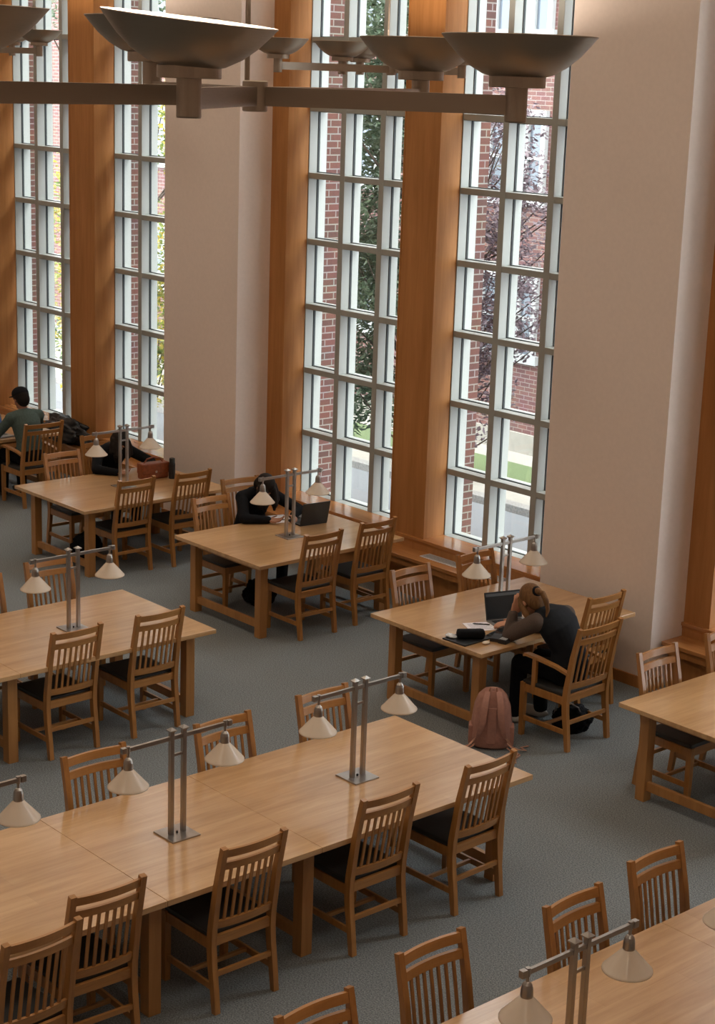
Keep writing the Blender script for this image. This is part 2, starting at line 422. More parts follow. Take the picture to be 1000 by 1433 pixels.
# window benches
for i, (x0, x1, ws) in enumerate(BAYS):
    who = ['behind the table of the person in the cap', 'running behind the two middle tables between the piers', 'at the right edge beyond the far right table'][i]
    t = empty('window_bench', ((x0+x1)/2, 11.7, 0))
    tag(t, 'built-in wooden window bench '+who, 'bench', 'window benches')
    h = (x1-x0)/2
    obj('bench_top', B(-h+.005, h-.005, -.13, .16, .395, .43, .004), M['sill'], t)
    obj('apron', B(-h+.01, h-.01, -.11, -.085, .325, .395), M['panel'], t)
    obj('front_panel', B(-h+.01, h-.01, -.03, .15, 0, .395), M['panel'], t)
    obj('back_panel', B(-h+.005, h-.005, .15, .16, .43, .495), M['panel'], t)
    vx = [-.5] if i == 1 else []
    cx0 = -12.15-(x0+x1)/2 if i == 1 else -.3
    for q in (0, .72):
        g = bmesh.new(); xa = cx0+q
        box(g, xa, xa+.56, .0, .14, .43, .436, .001, 0)
        for k in range(26): box(g, xa+.02+k*.0203, xa+.026+k*.0203, .015, .125, .436, .4375, 0, 1)
        obj('vent_grille', g, [M['vent'], M['vent_dark']], t)

# ------------------------------------------------------------------ tables
def table_leg(bm, x, y):
    box(bm, x-.042, x+.042, y-.042, y+.042, 0, .715, .004)
def make_table(label, x0, x1, y0, y1, seams, legs, group):
    t = empty('library_table', ((x0+x1)/2, (y0+y1)/2, 0)); tag(t, label, 'table', group)
    cx, cy = (x0+x1)/2, (y0+y1)/2
    ys = [y0]+seams+[y1]
    for a, b in zip(ys, ys[1:]):
        obj('tabletop', B(x0-cx, x1-cx, a-cy+.001, b-cy-.001, .715, .75, .003), M['table'], t)
    lx = (x0+.16-cx, x1-.16-cx)
    for y in legs:
        for x in lx:
            bm = bmesh.new(); table_leg(bm, x, y-cy); obj('leg', bm, M['table_leg'], t)
        obj('end_stretcher', B(lx[0]+.04, lx[1]-.04, y-cy-.018, y-cy+.018, .085, .155, .003), M['table_leg'], t)
        obj('apron', B(lx[0]+.04, lx[1]-.04, y-cy-.012, y-cy+.012, .64, .715), M['table_leg'], t)
    for x in lx:
        obj('apron', B(x-.012, x+.012, legs[0]-cy+.04, legs[-1]-cy-.04, .66, .715), M['table_leg'], t)
    return t
TW = 1.335
g6 = 'reading tables set end-on to the windows'
make_table('long maple library table in the foreground with three seamed tops and two lamps', -8.385, -7.05, 3.17, 7.9, [5.0, 6.1], [3.33, 5.0, 6.1, 7.74], g6)
make_table('long maple library table at the left edge, two chairs on its near side', -12.04, -10.68, 4.4, 8.04, [6.23], [4.56, 6.23, 7.87], g6)
make_table('glossy maple table at the bottom right corner', -5.225, -3.88, 3.3, 8.8, [5.13, 6.96], [3.46, 5.13, 6.96, 8.64], g6)
make_table('maple table of the blonde person with laptop and papers, against the right pier', -10.27, -8.96, 9.345, 11.22, [], [9.5, 11.06], g6)
make_table('maple table in the middle with a black laptop, below the left bright window', -13.25, -11.91, 9.45, 11.25, [], [9.6, 11.1], g6)
make_table('maple table with a brown bag and black bottle on it', -15.88, -14.51, 9.23, 11.09, [], [9.4, 10.94], g6)
make_table('maple table cut by the right edge of the photo', -7.6, -6.27, 9.4, 11.2, [], [9.56, 11.04], g6)
make_table('partly hidden maple table of the person in the cap at the far left', -19.35, -17.97, 9.3, 11.1, [], [9.46, 10.94], g6)

# ------------------------------------------------------------------ chairs (front = local +X)
def chair_parts(root, wd=.46, arms=False):
    h = wd/2; c = M['chair']; cy = M['chair_y']
    for s in (-1, 1):
        y = s*(h-.02)
        b = bmesh.new()
        sweep_box(b, [(-.262, y, 0), (-.243, y, .15), (-.22, y, .30), (-.212, y, .40), (-.218, y, .50), (-.262, y, .78), (-.318, y, 1.03)], .036, [.036, .042, .048, .05, .048, .04, .032], (0, 1, 0))
        obj('leg', b, c, root)
        b = bmesh.new(); sweep_box(b, [(.225, y, 0), (.225, y, .2), (.225, y, .445 if not arms else .45)], [.036, .04, .042], [.036, .042, .045], (0, 1, 0))
        obj('leg', b, c, root)
        obj('side_stretcher', B(-.235, .21, y-.009, y+.009, .13, .17, .003), c, root)
        obj('side_rail', B(-.2, .22, y-.012, y+.012, .375, .44, .003), c, root)
    # curved rails between the posts
    def rail(name, z0, z1, xm, bow, th=.02):
        b = bmesh.new(); n = 8; vs = []
        for i in range(n+1):
            u = -1+2*i/n; y = u*(h-.035); x = xm-bow*(1-u*u)
            vs.append([b.verts.new((x+dx-(.0 if z == z0 else (z1-z0)*.2), y, z)) for dx, z in ((th/2, z0), (th/2, z1), (-th/2, z1), (-th/2, z0))])
        for p, q in zip(vs, vs[1:]):
            for k in range(4): b.faces.new((p[k], p[(k+1) % 4], q[(k+1) % 4], q[k]))
        b.faces.new(vs[0]); b.faces.new(vs[-1][::-1])
        return obj(name, b, cy, root)
    rail('top_rail', .965, 1.015, -.301, .022)
    rail('back_rail', .885, .932, -.284, .022)
    rail('lower_back_rail', .505, .555, -.222, .02)
    n = 7
    for i in range(n):
        u = (-1+2*i/(n-1))*.74; y = u*(h-.035); bow = .022*(1-u*u)
        b = bmesh.new(); sweep_box(b, [(-.226-bow, y, .55), (-.257-bow, y, .73), (-.287-bow, y, .89)], .017, .011, (0, 1, 0))
        obj('slat', b, c, root)
    obj('rear_rail', B(-.225, -.2, -h+.035, h-.035, .395, .455, .003), cy, root)
    obj('front_rail', B(.205, .228, -h+.04, h-.04, .375, .44, .003), cy, root)
    obj('rear_stretcher', B(-.246, -.226, -h+.035, h-.035, .215, .247, .003), cy, root)
    obj('cross_stretcher', B(-.01, .012, -h+.03, h-.03, .14, .165, .003), cy, root)
    obj('seat', B(-.195, .235, -h+.012, h-.012, .44, .472, .012), M['seat'], root, smooth=False)
    if arms:
        for s in (-1, 1):
            y = s*(h-.02)
            b = bmesh.new(); sweep_box(b, [(-.235, y, .635), (-.1, y, .665), (.1, y, .685), (.2, y, .69), (.235, y, .68)], [.04, .045, .055, .06, .05], [.022]*5, (0, 1, 0))
            obj('armrest', b, c, root)
            obj('arm_post', B(.1, .14, y-.016, y+.016, .375, .678, .004), c, root)

def copy_tree(o, parent=None):
    c = o.copy(); COL.objects.link(c)
    if parent: c.parent = parent
    for ch in list(o.children): copy_tree(ch, c)
    return c
_proto = {}
def chair(x, y, rz, label, arms=False, jit=0):
    """x,y of chair centre"""
    key = arms
    if key not in _proto:
        r = empty('armchair' if arms else 'library_chair')
        chair_parts(r, .53 if arms else .46, arms); _proto[key] = r
    else:
        r = copy_tree(_proto[key])
    r.location = (x, y, 0); r.rotation_euler = (0, 0, rz+jit)
    for k in list(r.keys()):
        if k in ('label', 'category', 'group'): del r[k]
    tag(r, label, 'chair', 'slat-back armchairs' if arms else 'slat-back library chairs')
    return r
W_, E_ = PI, 0    # facing -X (near side) / facing +X (far side)
near = lambda xt: xt-.27+.26+.025     # rear post tip x -> centre (facing -X)
# foreground table, near side, from its free end towards the left edge
chair(-7.262, 7.375, W_, 'wooden slat-back chair at the free right-hand end of the foreground table, near side', jit=.03)
chair(-7.26, 6.53, W_, 'wooden slat-back chair second from the right along the near side of the foreground table')
chair(-7.235, 5.49, W_, 'wooden slat-back chair in front of the seam, third from the right on the near side')
chair(-7.245, 4.55, W_, 'wooden slat-back chair fourth from the right along the near side of the foreground table', jit=-.04)
chair(-7.03, 4.0, W_, 'wooden slat-back chair pulled out at the bottom left corner of the photo', jit=.05)
chair(-8.21, 7.33, E_, 'slat-back chair beyond the foreground table, behind the white shade of its right lamp')
chair(-8.19, 6.46, E_, 'slat-back chair beyond the foreground table, behind the right shade of its left lamp')
chair(-8.22, 5.475, E_, 'slat-back chair beyond the foreground table, behind the left shade of its left lamp', jit=-.03)
# left long table
chair(-10.95, 6.69, W_, 'slat-back chair at the left edge table, left one of the two on its near side', jit=.02)
chair(-10.94, 7.45, W_, 'slat-back chair at the left edge table, right one of the two on its near side')
chair(-12.07, 7.5, E_, 'slat-back chair beyond the left edge table, behind its lamp', jit=-.03)
chair(-11.93, 6.75, E_, 'slat-back chair cut off by the left edge, beyond the left edge table')
# bottom right table
chair(-5.07, 4.64, E_, 'chair of which only the top rail shows at the bottom edge of the photo')
chair(-5.16, 5.46, E_, 'slat-back chair beyond the bottom right table, leftmost of its three fully visible backs')
chair(-5.06, 6.4, E_, 'slat-back chair beyond the bottom right table, behind its lamp posts', jit=.03)
chair(-5.13, 7.15, E_, 'slat-back chair beyond the bottom right table, rightmost of its backs')
# right edge table
chair(-7.4, 9.95, E_, 'slat-back chair at the far side of the right edge table, in front of the pier')
chair(-7.39, 10.75, E_, 'slat-back chair cut by the right edge of the photo in front of the right bench')
# blonde person's table
chair(-8.675, 10.04, W_, 'wooden armchair in which the blonde person sits, pulled back from the table', arms=True, jit=.03)
chair(-9.18, 10.71, W_, 'slat-back chair directly behind the armchair of the blonde person, by the pier')
chair(-10.1, 9.92, E_, 'slat-back chair opposite the blonde person, nearer the free table end')
chair(-10.12, 10.73, E_, 'slat-back chair opposite the blonde person, nearer the window bench with the vent')
# middle table
chair(-12.035, 10.05, W_, 'slat-back chair on the near side of the middle table, left one of two')
chair(-12.08, 10.77, W_, 'slat-back chair on the near side of the middle table, right one next to the bench')
chair(-13.12, 10.02, E_, 'empty slat-back chair beside the person in the black hoodie')
chair(-13.6, 10.72, E_, 'slat-back chair mostly hidden by the person in the black hoodie', jit=-.1)
# bag table
chair(-14.77, 9.835, W_, 'slat-back chair on the near side of the brown bag table, left one of two')
chair(-14.72, 10.52, W_, 'slat-back chair on the near side of the brown bag table, right one of two')
chair(-15.67, 9.88, E_, 'slat-back chair across the brown bag table, in front of the far left armchair')
chair(-16.25, 10.72, E_, 'slat-back chair hidden by the dark clothed person bending at the brown bag table')
# far left
chair(-17.755, 10.55, W_, 'wooden armchair with the person in the cap at the far left', arms=True)

# ------------------------------------------------------------------ table lamps
def lamp_parts(root):
    S = M['steel']
    obj('base', B(-.1, .1, -.1, .1, 0, .01, .002), S, root)
    for s in (-1, 1):
        b = bmesh.new(); y = s*.044
        box(b, -.0135, .0135, y-.0135, y+.0135, .01, .66, .002)
        obj('post', b, S, root)
        b = bmesh.new()
        r0 = [(-.024, -.024), (.024, -.024), (.024, .024), (-.024, .024)]
        lo = [b.verts.new((x*.6, y+q*.6, .655)) for x, q in r0]; mi_ = [b.verts.new((x, y+q, .663)) for x, q in r0]; hi = [b.verts.new((x, y+q, .668)) for x, q in r0]
        ap = b.verts.new((0, y, .684))
        for A_, B_ in ((lo, mi_), (mi_, hi)):
            for k in range(4): b.faces.new((A_[k], A_[(k+1) % 4], B_[(k+1) % 4], B_[k]))
        for k in range(4): b.faces.new((hi[k], hi[(k+1) % 4], ap))
        b.faces.new(lo[::-1]); obj('post_cap', b, S, root)
    obj('crossbar', B(-.009, .009, -.385, .385, .605, .63, .002), S, root)
    obj('link', B(-.006, .006, -.031, .031, .5, .516, .001), S, root)
    b = bmesh.new(); tube(b, [(0, 0, .01), (0, 0, .022)], .007); obj('switch', b, M['black_plastic'], root)
    for s in (-1, 1):
        y = s*.345
        b = bmesh.new(); box(b, -.014, .014, y-.016+s*.03, y+.016+s*.03, .6, .636, .003)
        lathe(b, [(.012, .638), (.012, .598), (.008, .595), (.008, .572), (.014, .568), (.022, .558), (.027, .54), (.029, .505), (.028, .497)], 24, (0, y, 0), close=True)
        sk = obj('lamp_socket', b, S, root)
        b = bmesh.new()
        lathe(b, [(.027, .499), (.055, .468), (.085, .434), (.112, .402), (.119, .396), (.1195, .390), (.117, .3905), (.108, .401), (.082, .431), (.052, .464), (.024, .493)], 60, (0, y, 0), amp=.006, lobes=30)
        obj('lamp_shade', b, M['opal'], root, smooth=True)
    return root
lp = None
def lamp(x, y, label, z=.75, rz=0):
    global lp
    if lp is None:
        lp = empty('table_lamp'); lamp_parts(lp); r = lp
    else:
        r = copy_tree(lp)
    r.location = (x, y, z); r.rotation_euler = (0, 0, rz)
    tag(r, label, 'lamp', 'two-shade steel table lamps')
lamp(-7.714, 6.955, 'steel double lamp near the free right end of the foreground table')
lamp(-7.714, 5.535, 'steel double lamp with two white cone shades in the middle of the foreground table')
lamp(-7.714, 4.13, 'lamp at the left edge showing only one white shade over the foreground table')
lamp(-11.36, 7.12, 'steel double lamp on the left edge table behind the foreground')
lamp(-12.58, 10.345, 'steel double lamp on the middle table beside the black laptop')
lamp(-15.2, 10.17, 'steel double lamp on the brown bag table, in front of the dark clothed person')
lamp(-9.62, 10.27, 'steel double lamp on the table of the blonde person, right behind the laptop screen')
lamp(-4.56, 5.5, 'steel double lamp on the glossy table at the bottom right')
lamp(-4.56, 6.95, 'lamp cut by the right edge, a piece of shade over the bottom right table')

# ------------------------------------------------------------------ chandeliers
ZB = 5.065
LIGHTS = []
def bowl(root, hub, x, y, tilt=(0, 0), dz=0, arm=True, sc=1.0):
    lx, ly = x-hub[0], y-hub[1]
    B_ = M['bronze']
    R = Matrix.Translation((lx, ly, .215+dz)) @ Matrix.Rotation(tilt[0], 4, 'X') @ Matrix.Rotation(tilt[1], 4, 'Y')
    b = bmesh.new()
    prof = [(.02, -.128), (.09, -.125), (.115, -.118), (.16, -.092), (.2, -.058), (.232, -.022), (.25, 0), (.253, .003), (.25, .005)]
    lathe(b, prof, 64); lathe(b, [(.25, .005), (.246, .0), (.228, -.02), (.196, -.054), (.156, -.086), (.11, -.11), (.0, -.118)], 64, mi=1)
    bmesh.ops.transform(b, matrix=R, verts=b.verts)
    bw = obj('bowl', b, [B_, M['bowl_in']], root, smooth=True)
    b = bmesh.new(); lathe(b, [(.088, -.122), (.092, -.125), (.092, -.158), (.088, -.16)], 40, close=True)
    bmesh.ops.transform(b, matrix=Matrix.Translation((lx, ly, .215+dz)), verts=b.verts)
    obj('collar', b, B_, bw, smooth=False)
    b = bmesh.new(); lathe(b, [(.034, -.055), (.036, -.05), (.036, .06+dz), (.034, .065+dz)], 32, (lx, ly, 0), close=True)
    obj('stem', b, B_, root)
    if arm:
        b = bmesh.new(); d = Vector((lx, ly, 0)); L_ = d.length; u = d.normalized()
        sweep_box(b, [u*.03, u*(L_-.02)], .032, .062, u.cross(Vector((0, 0, 1))))
        obj('arm', b, B_, root)
    LIGHTS.append((hub[0]+lx, hub[1]+ly, ZB+.215+dz))
def chandelier(hub, bowls, label, zb=5.065):
    global ZB
    ZB = zb
    r = empty('chandelier', (hub[0], hub[1], ZB)); tag(r, label, 'chandelier', 'uplight chandeliers')
    b = bmesh.new(); lathe(b, [(.038, -.05), (.042, -.047), (.042, .047), (.038, .05)], 40, close=True); obj('hub', b, M['bronze'], r)
    for q in bowls: bowl(r, hub, *q)
    b = bmesh.new(); tube(b, [(-.07, .02, -.02), (-.07, .02, ZC-ZB)], .009); obj('suspension_rod', b, M['bronze'], r)
    b = bmesh.new(); lathe(b, [(.08, ZC-ZB-.03), (.085, ZC-ZB)], 32, close=True); obj('ceiling_plate', b, M['bronze'], r)
chandelier((-4.66, 3.64), [(-3.99, 4.19), (-4.12, 2.98, (-.045, .089)), (-5.23, 4.93, (0, 0), .01), (-5.53, 3.83, (0, 0), .045), (-4.43, 2.42, (-.02, .04), .02)], 'large brushed metal chandelier of upturned bowls in the foreground at the top')
chandelier((-11.5, 10.48), [(-11.48, 9.2), (-11.62, 10.02), (-12.25, 10.78), (-11.0, 10.85)], 'smaller looking distant chandelier before the middle windows, partly behind the large one', 5.19)
chandelier((-17.9, 9.6), [(-16.75, 10.13), (-17.35, 10.15), (-18.3, 10.4), (-18.6, 9.2), (-17.5, 8.7)], 'distant chandelier with small bowls at the top left corner', 5.27)

# ------------------------------------------------------------------ outdoors
ZG = -1.25
struct(obj('street', B(-80, 25, 12.7, 19.0, ZG-.3, ZG-.1), M['street']), 'pale grey asphalt street outside the windows')
struct(obj('curb', B(-80, 25, 19.0, 19.22, ZG-.3, ZG+.02, .01), M['curb']), 'granite curb along the street')
struct(obj('sidewalk', B(-80, 25, 19.22, 60, ZG-.3, ZG), M['walk']), 'pale pavement beyond the street')
gr = bmesh.new(); box(gr, -24.5, -18, 19.9, 21.2, ZG, ZG+.03); 
tag(obj('lawn', gr, M['grass']), 'strip of green lawn by the brick building', 'grass', kind='stuff')
bl = empty('brick_building', (-24, 22, ZG)); tag(bl, 'red brick building with white framed windows across the street', 'building')
wb = B(-36+24, 20, 0, 8, 0, 14); obj('wall', wb, M['brick2'], bl)
obj('foundation', B(-12.05, 20, -.06, 0, 0, .35), M['walk'], bl)
def far_window(cx, z0, z1, w=.95):
    f = bmesh.new(); z0 -= ZG; z1 -= ZG; cx += 24
    for a in ((cx-w/2-.1, cx-w/2, z0, z1), (cx+w/2, cx+w/2+.1, z0, z1), (cx-w/2-.1, cx+w/2+.1, z1, z1+.14), (cx-w/2-.16, cx+w/2+.16, z0-.16, z0), (cx-w/2, cx+w/2, (z0+z1)/2-.03, (z0+z1)/2+.03), (cx-.025, cx+.025, z0, z1)):
        box(f, a[0], a[1], -.09, .02, a[2], a[3])
    o = obj('window', f, M['white_trim'], bl)
    obj('pane', B(cx-w/2, cx+w/2, -.03, .0, z0, z1), M['dark_glass'], o)
for cx in (-33.6, -31.2, -28.8, -26.6, -24.9, -22.9, -21.45, -20.75+.18, -18.9, -17, -15, -12.5, -10):
    for z0, z1 in ((.5, 1.75), (3.2, 4.5), (5.95, 7.3), (8.7, 10)):
        far_window(cx, z0, z1, .62 if cx in (-21.45, -20.57) else .95)
b2 = empty('pale_building', (-52, 30, ZG)); tag(b2, 'pale building with white bands seen through the far left windows', 'building')
obj('wall', B(-14, 12, 0, 8, 0, 12), M['brick2'], b2)
for z in (2.6, 5.4, 8.2): obj('band', B(-14, 12, -.15, 0, z, z+.5), M['white_trim'], b2)
for k in range(8):
    for z in (.8, 3.5, 6.2, 9):
        o = obj('window', B(-13+k*3, -11.6+k*3, -.1, 0, z, z+1.6), M['white_trim'], b2); obj('pane', B(-12.85+k*3, -11.75+k*3, -.13, -.1, z+.12, z+1.48), M['dark_glass'], o)

def tree(name, x, y, label, crown, nleaf, mat, leaf=.07, trunk=.11, seed=1, h0=0):
    rnd = random.Random(seed)
    t = empty(name, (x, y, ZG)); tag(t, label, 'tree', 'trees outside the windows')
    b = bmesh.new()
    top = max(c[2] for c in crown)-ZG
    pts = [(0.05*math.sin(i*1.3), .05*math.cos(i), top*.75*i/7) for i in range(8)]
    tube(b, pts, [trunk*(1-.09*i) for i in range(8)], 10)
    for (cx, cy, cz, r) in crown:
        p0 = Vector(pts[min(7, max(1, int(7*max(0, cz-ZG-r*1.2)/(top*.75))))]); p1 = Vector((cx-x, cy-y, cz-ZG))
        for q in range(5):
            e = p1+Vector((rnd.uniform(-1, 1), rnd.uniform(-1, 1), rnd.uniform(-.6, 1)))*r*.8
            mid = (p0+e)/2+Vector((rnd.uniform(-.15, .15), rnd.uniform(-.15, .15), -.05))
            tube(b, [p0, mid, e], [trunk*.28, trunk*.16, .006], 6)
    obj('trunk', b, M['bark'], t)
    verts, faces = [], []
    tot = sum(c[3]**2 for c in crown)
    for (cx, cy, cz, r) in crown:
        for k in range(int(nleaf*r*r/tot)):
            d = Vector((rnd.gauss(0, 1), rnd.gauss(0, 1), rnd.gauss(0, 1))).normalized()*r*(rnd.random()**.45)
            p = Vector((cx-x, cy-y, cz-ZG))+d
            if noise.noise(p*1.7+Vector((seed*7., 0, 0))) < -.12: continue
            u = Vector((rnd.uniform(-1, 1), rnd.uniform(-1, 1), rnd.uniform(-.5, .5))).normalized(); v = u.cross(Vector((rnd.uniform(-.6, .6), rnd.uniform(-.6, .6), 1))).normalized()
            s = leaf*rnd.uniform(.6, 1.2); i0 = len(verts); nrm = u.cross(v)*s*.15
            verts += [p-u*s, p-u*s*.1+v*s*.5+nrm, p+u*s, p-u*s*.1-v*s*.5+nrm]; faces.append((i0, i0+1, i0+2, i0+3))
    me = bpy.data.meshes.new('foliage'); me.from_pydata([tuple(v) for v in verts], [], faces); me.materials.append(mat)
    o = bpy.data.objects.new('foliage', me); COL.objects.link(o); o.parent = t
tree('green_tree', -17.3, 16.9, 'dense green tree filling the middle panes of the left bright window',
     [(-18.6, 16.8, 4.9, 1.1), (-18.8, 16.9, 3.4, 1.2), (-18.5, 16.7, 2.0, 1.05), (-18.9, 17., 6.3, 1.1), (-18.4, 16.6, .75, .75), (-19.6, 17.6, 2.4, 1.2), (-19.8, 17.7, 4.6, 1.3), (-17.9, 16.4, 5.8, .6)], 30000, M['leaf_g'], .065, trunk=.09, seed=3)
tree('purple_tree', -16.9, 16.6, 'purple leaved tree in front of the brick building, seen in the right bright window',
     [(-15.55, 16.1, 4.3, .7), (-15.9, 16.2, 3.2, .95), (-15.6, 16.2, 2.1, .8), (-15.9, 16.2, .9, .6), (-16.3, 16.5, 1.5, .8), (-15.1, 16.0, 3.5, .6), (-15.0, 16.1, 2.3, .55), (-16.6, 16.9, 4.6, .6)], 14000, M['leaf_p'], .05, trunk=.07, seed=5)
tree('autumn_tree', -24.6, 17.0, 'tree with yellow and green autumn leaves outside the far left windows',
     [(-23.3, 16.3, 2.2, .9), (-23.1, 16.2, .6, .9), (-26.4, 17.2, 1.0, 1.2), (-26.3, 17.1, 3.0, 1.0), (-26.0, 17.1, -.3, .9), (-27.6, 18, 2.0, 1.2), (-23.6, 16.6, 4.2, .8), (-24.4, 16.8, 1.4, .9)], 18000, M['leaf_y'], .065, trunk=.08, seed=8)
tree('leafy_tree', -30.6, 19.4, 'tall dark green tree beyond the far left window',
     [(-29.6, 19.4, 6.6, 1.4), (-29.3, 19.3, 4.8, 1.0), (-28.8, 19, 0.0, 1.2)], 9000, M['leaf_g'], .075, trunk=.08, seed=11)
tree('shrub', -20.2, 19.6, 'low green shrub beyond the street in the left bright window',
     [(-20.2, 19.6, -.75, .55), (-20.8, 19.7, -.8, .5), (-19.7, 19.6, -.9, .4)], 3500, M['leaf_g'], .05, trunk=.03, seed=15)

# ------------------------------------------------------------------ things on the tables
def thing_box(name, label, cat, x, y, z, sx, sy, sz, rz, mat, bev=.002, group=None):
    o = obj(name, B(-sx/2, sx/2, -sy/2, sy/2, 0, sz, bev), mat); o.location = (x, y, z); o.rotation_euler = (0, 0, rz)
    return tag(o, label, cat, group)
def laptop(x, y, z, rz, label, ang=1.85, w=.34, d=.235, scr='screen', deck='silver', back='black_plastic'):
    """open laptop; local +X is towards its user"""
    t = empty('laptop', (x, y, z), rz); tag(t, label, 'laptop', 'open laptops')
    obj('keyboard_deck', B(-d/2, d/2, -w/2, w/2, 0, .014, .003), M[deck], t)
    k = bmesh.new()
    for i in range(5):
        for j in range(12): box(k, -.09+i*.021, -.073+i*.021, -w/2+.03+j*(w-.06)/12, -w/2+.026+(j+1)*(w-.06)/12, .014, .0155)
    obj('keys', k, M['keys'], t)
    ca, sa = math.cos(ang), math.sin(ang)
    R = Matrix.Translation((-d/2, 0, .012)) @ Matrix.Rotation(-(ang-PI/2), 4, 'Y')
    lid = obj('lid', B(-.004, .003, -w/2, w/2, 0, d-.005, .002, mat=R), M[back], t)
    obj('screen', B(.003, .0042, -w/2+.01, w/2-.01, .012, d-.015, 0, mat=R), M[scr], lid)
    obj('screen_bar', B(.0042, .0047, -w/2+.01, w/2-.01, d-.042, d-.018, 0, mat=R), M['screen_bar'], lid)
    return t
TZ = .7505
laptop(-9.365, 10.105, TZ, -.30, 'open laptop with dark screen in front of the blonde person')
laptop(-12.91, 10.84, TZ, PI-.12, 'black open laptop seen from behind on the middle table', w=.32, d=.24, deck='black_plastic', ang=1.8)
laptop(-18.17, 10.35, TZ, .1, 'laptop with bluish screen at the left edge before the person in the cap', scr='blue_screen', back='silver')
# blonde person's desk things
pp = thing_box('paper', 'sheet of handwritten notes left of the open laptop, under a pen', 'paper', -9.455, 9.86, TZ, .215, .28, .003, -.45, M['paper'], 0)
ln = bmesh.new()
for k in range(9): box(ln, -.08+k*.018, -.077+k*.018, -.11, .03+.05*((k*7) % 3)/2, .003, .0034)
obj('writing', ln, M['ink'], pp)
pn = bmesh.new(); tube(pn, [(0, -.07, .006), (0, .06, .006), (0, .072, .006)], [.005, .005, .0015], 8)
o = obj('pen', pn, M['black_plastic']); o.location = (-9.49, 9.88, TZ+.003); o.rotation_euler = (0, 0, 2.3); tag(o, 'dark pen lying on the sheet of notes beside the open laptop', 'pen')
thing_box('notebook', 'black folder lying under the black pencil case', 'notebook', -9.30, 9.53, TZ, .25, .33, .012, .05, M['black_plastic'], .003)
pc = bmesh.new(); box(pc, -.05, .05, -.115, .115, 0, .068, .028)
o = obj('pencil_case', pc, M['black_cloth'], smooth=True); o.location = (-9.285, 9.55, TZ+.0125); o.rotation_euler = (0, 0, -.6); tag(o, 'soft black zipped pencil case at the near end of the table', 'pencil case')
zp = bmesh.new(); box(zp, -.003, .003, -.09, .09, .068, .07, .0); z_ = obj('zip', zp, M['gasket'], o)
gl = empty('clear_pouch', (-9.385, 9.425, TZ+.0125)); tag(gl, 'small crumpled clear wrapper at the left end of the pencil case', 'wrapper')
b = bmesh.new(); ellipsoid(b, (0, 0, .012), (.06, .035, .014), seg=16)
for v in b.verts: v.co += v.co.normalized()*noise.noise(v.co*60)*.008
obj('film', b, M['vent'], gl, smooth=False)
tb = thing_box('tablet', 'black tablet flat on the table under the elbow of the blonde person', 'tablet', -9.22, 9.86, TZ, .17, .25, .008, .25, M['black_plastic'], .003)
obj('display', B(-.075, .075, -.11, .11, .008, .0086), M['screen'], tb)
ph = thing_box('phone', 'dark phone between tablet and calculator', 'phone', -9.15, 9.71, TZ, .075, .14, .03, .5, M['black_plastic'], .004)
cl = thing_box('calculator', 'small grey calculator near the table corner beside the blonde person', 'calculator', -9.055, 9.70, TZ, .075, .085, .035, .3, M['black_plastic'], .006)
kb = bmesh.new()
for i in range(4):
    for j in range(3): box(kb, -.028+i*.015, -.018+i*.015, -.028+j*.02, -.014+j*.02, .035, .038, .001)
obj('key', kb, M['vent'], cl)
cs = bmesh.new(); ellipsoid(cs, (0, 0, .012), (.028, .034, .013), seg=20)
o = obj('earbud_case', cs, M['white_plastic'], smooth=True); o.location = (-9.12, 9.56, TZ); tag(o, 'small round white earbud case near the table corner', 'earbud case')
# middle table things
thing_box('paper', 'white sheet of paper under the hands of the person in the black hoodie', 'paper', -13.16, 10.69, TZ, .3, .21, .003, -.25, M['paper'], 0)
thing_box('notebook', 'grey notebook between the black laptop and the sheet of paper', 'notebook', -13.1, 10.92, TZ, .21, .15, .02, .3, M['silver'], .002)
pn = bmesh.new(); tube(pn, [(0, -.07, .006), (0, .06, .006), (0, .072, .006)], [.005, .005, .0015], 8)
o = obj('pen', pn, M['black_plastic']); o.location = (-13.08, 10.7, TZ+.003); o.rotation_euler = (0, 0, -.6); tag(o, 'dark pen on the white sheet by the middle table lamp', 'pen')
cu = empty('coffee_cup', (-13.1, 11.08, TZ)); tag(cu, 'takeaway cup with a black lid behind the black laptop', 'cup')
b = bmesh.new(); lathe(b, [(.028, 0), (.038, .09)], 24, close=True); obj('cup_body', b, M['paper'], cu)
b = bmesh.new(); lathe(b, [(.041, .088), (.041, .096), (.036, .104)], 24, close=True); obj('cup_lid', b, M['black_plastic'], cu)
# bag table things
bg = empty('leather_bag', (-15.35, 10.66, TZ), -.1); tag(bg, 'reddish brown leather satchel standing on the table behind the lamp posts', 'bag')
b = bmesh.new(); box(b, -.06, .06, -.17, .17, 0, .17, .02); remeshed('bag_body', b, M['leather'], bg, .01)
b = bmesh.new(); box(b, -.066, .068, -.172, .172, .06, .178, .015); obj('flap', b, M['leather'], bg)
b = bmesh.new(); tube(b, [(0, -.12, .17), (0, -.08, .22), (0, .0, .235), (0, .08, .22), (0, .12, .17)], .009); obj('handle', b, M['leather'], bg)
b = bmesh.new(); lathe(b, [(.012, 0), (.014, .004)], 12, close=True); k_ = obj('buckle', b, M['steel'], bg); k_.location = (.069, 0, .085); k_.rotation_euler = (0, PI/2, 0)
bt = empty('water_bottle', (-15.22, 10.82, TZ)); tag(bt, 'black water bottle standing next to the brown satchel', 'bottle')
b = bmesh.new(); lathe(b, [(.034, 0), (.036, .01), (.036, .16), (.03, .185)], 24, close=True); obj('bottle_body', b, M['black_plastic'], bt, smooth=False)
b = bmesh.new(); lathe(b, [(.03, .185), (.031, .19), (.031, .225), (.027, .23)], 24, close=True); obj('bottle_cap', b, M['gasket'], bt)

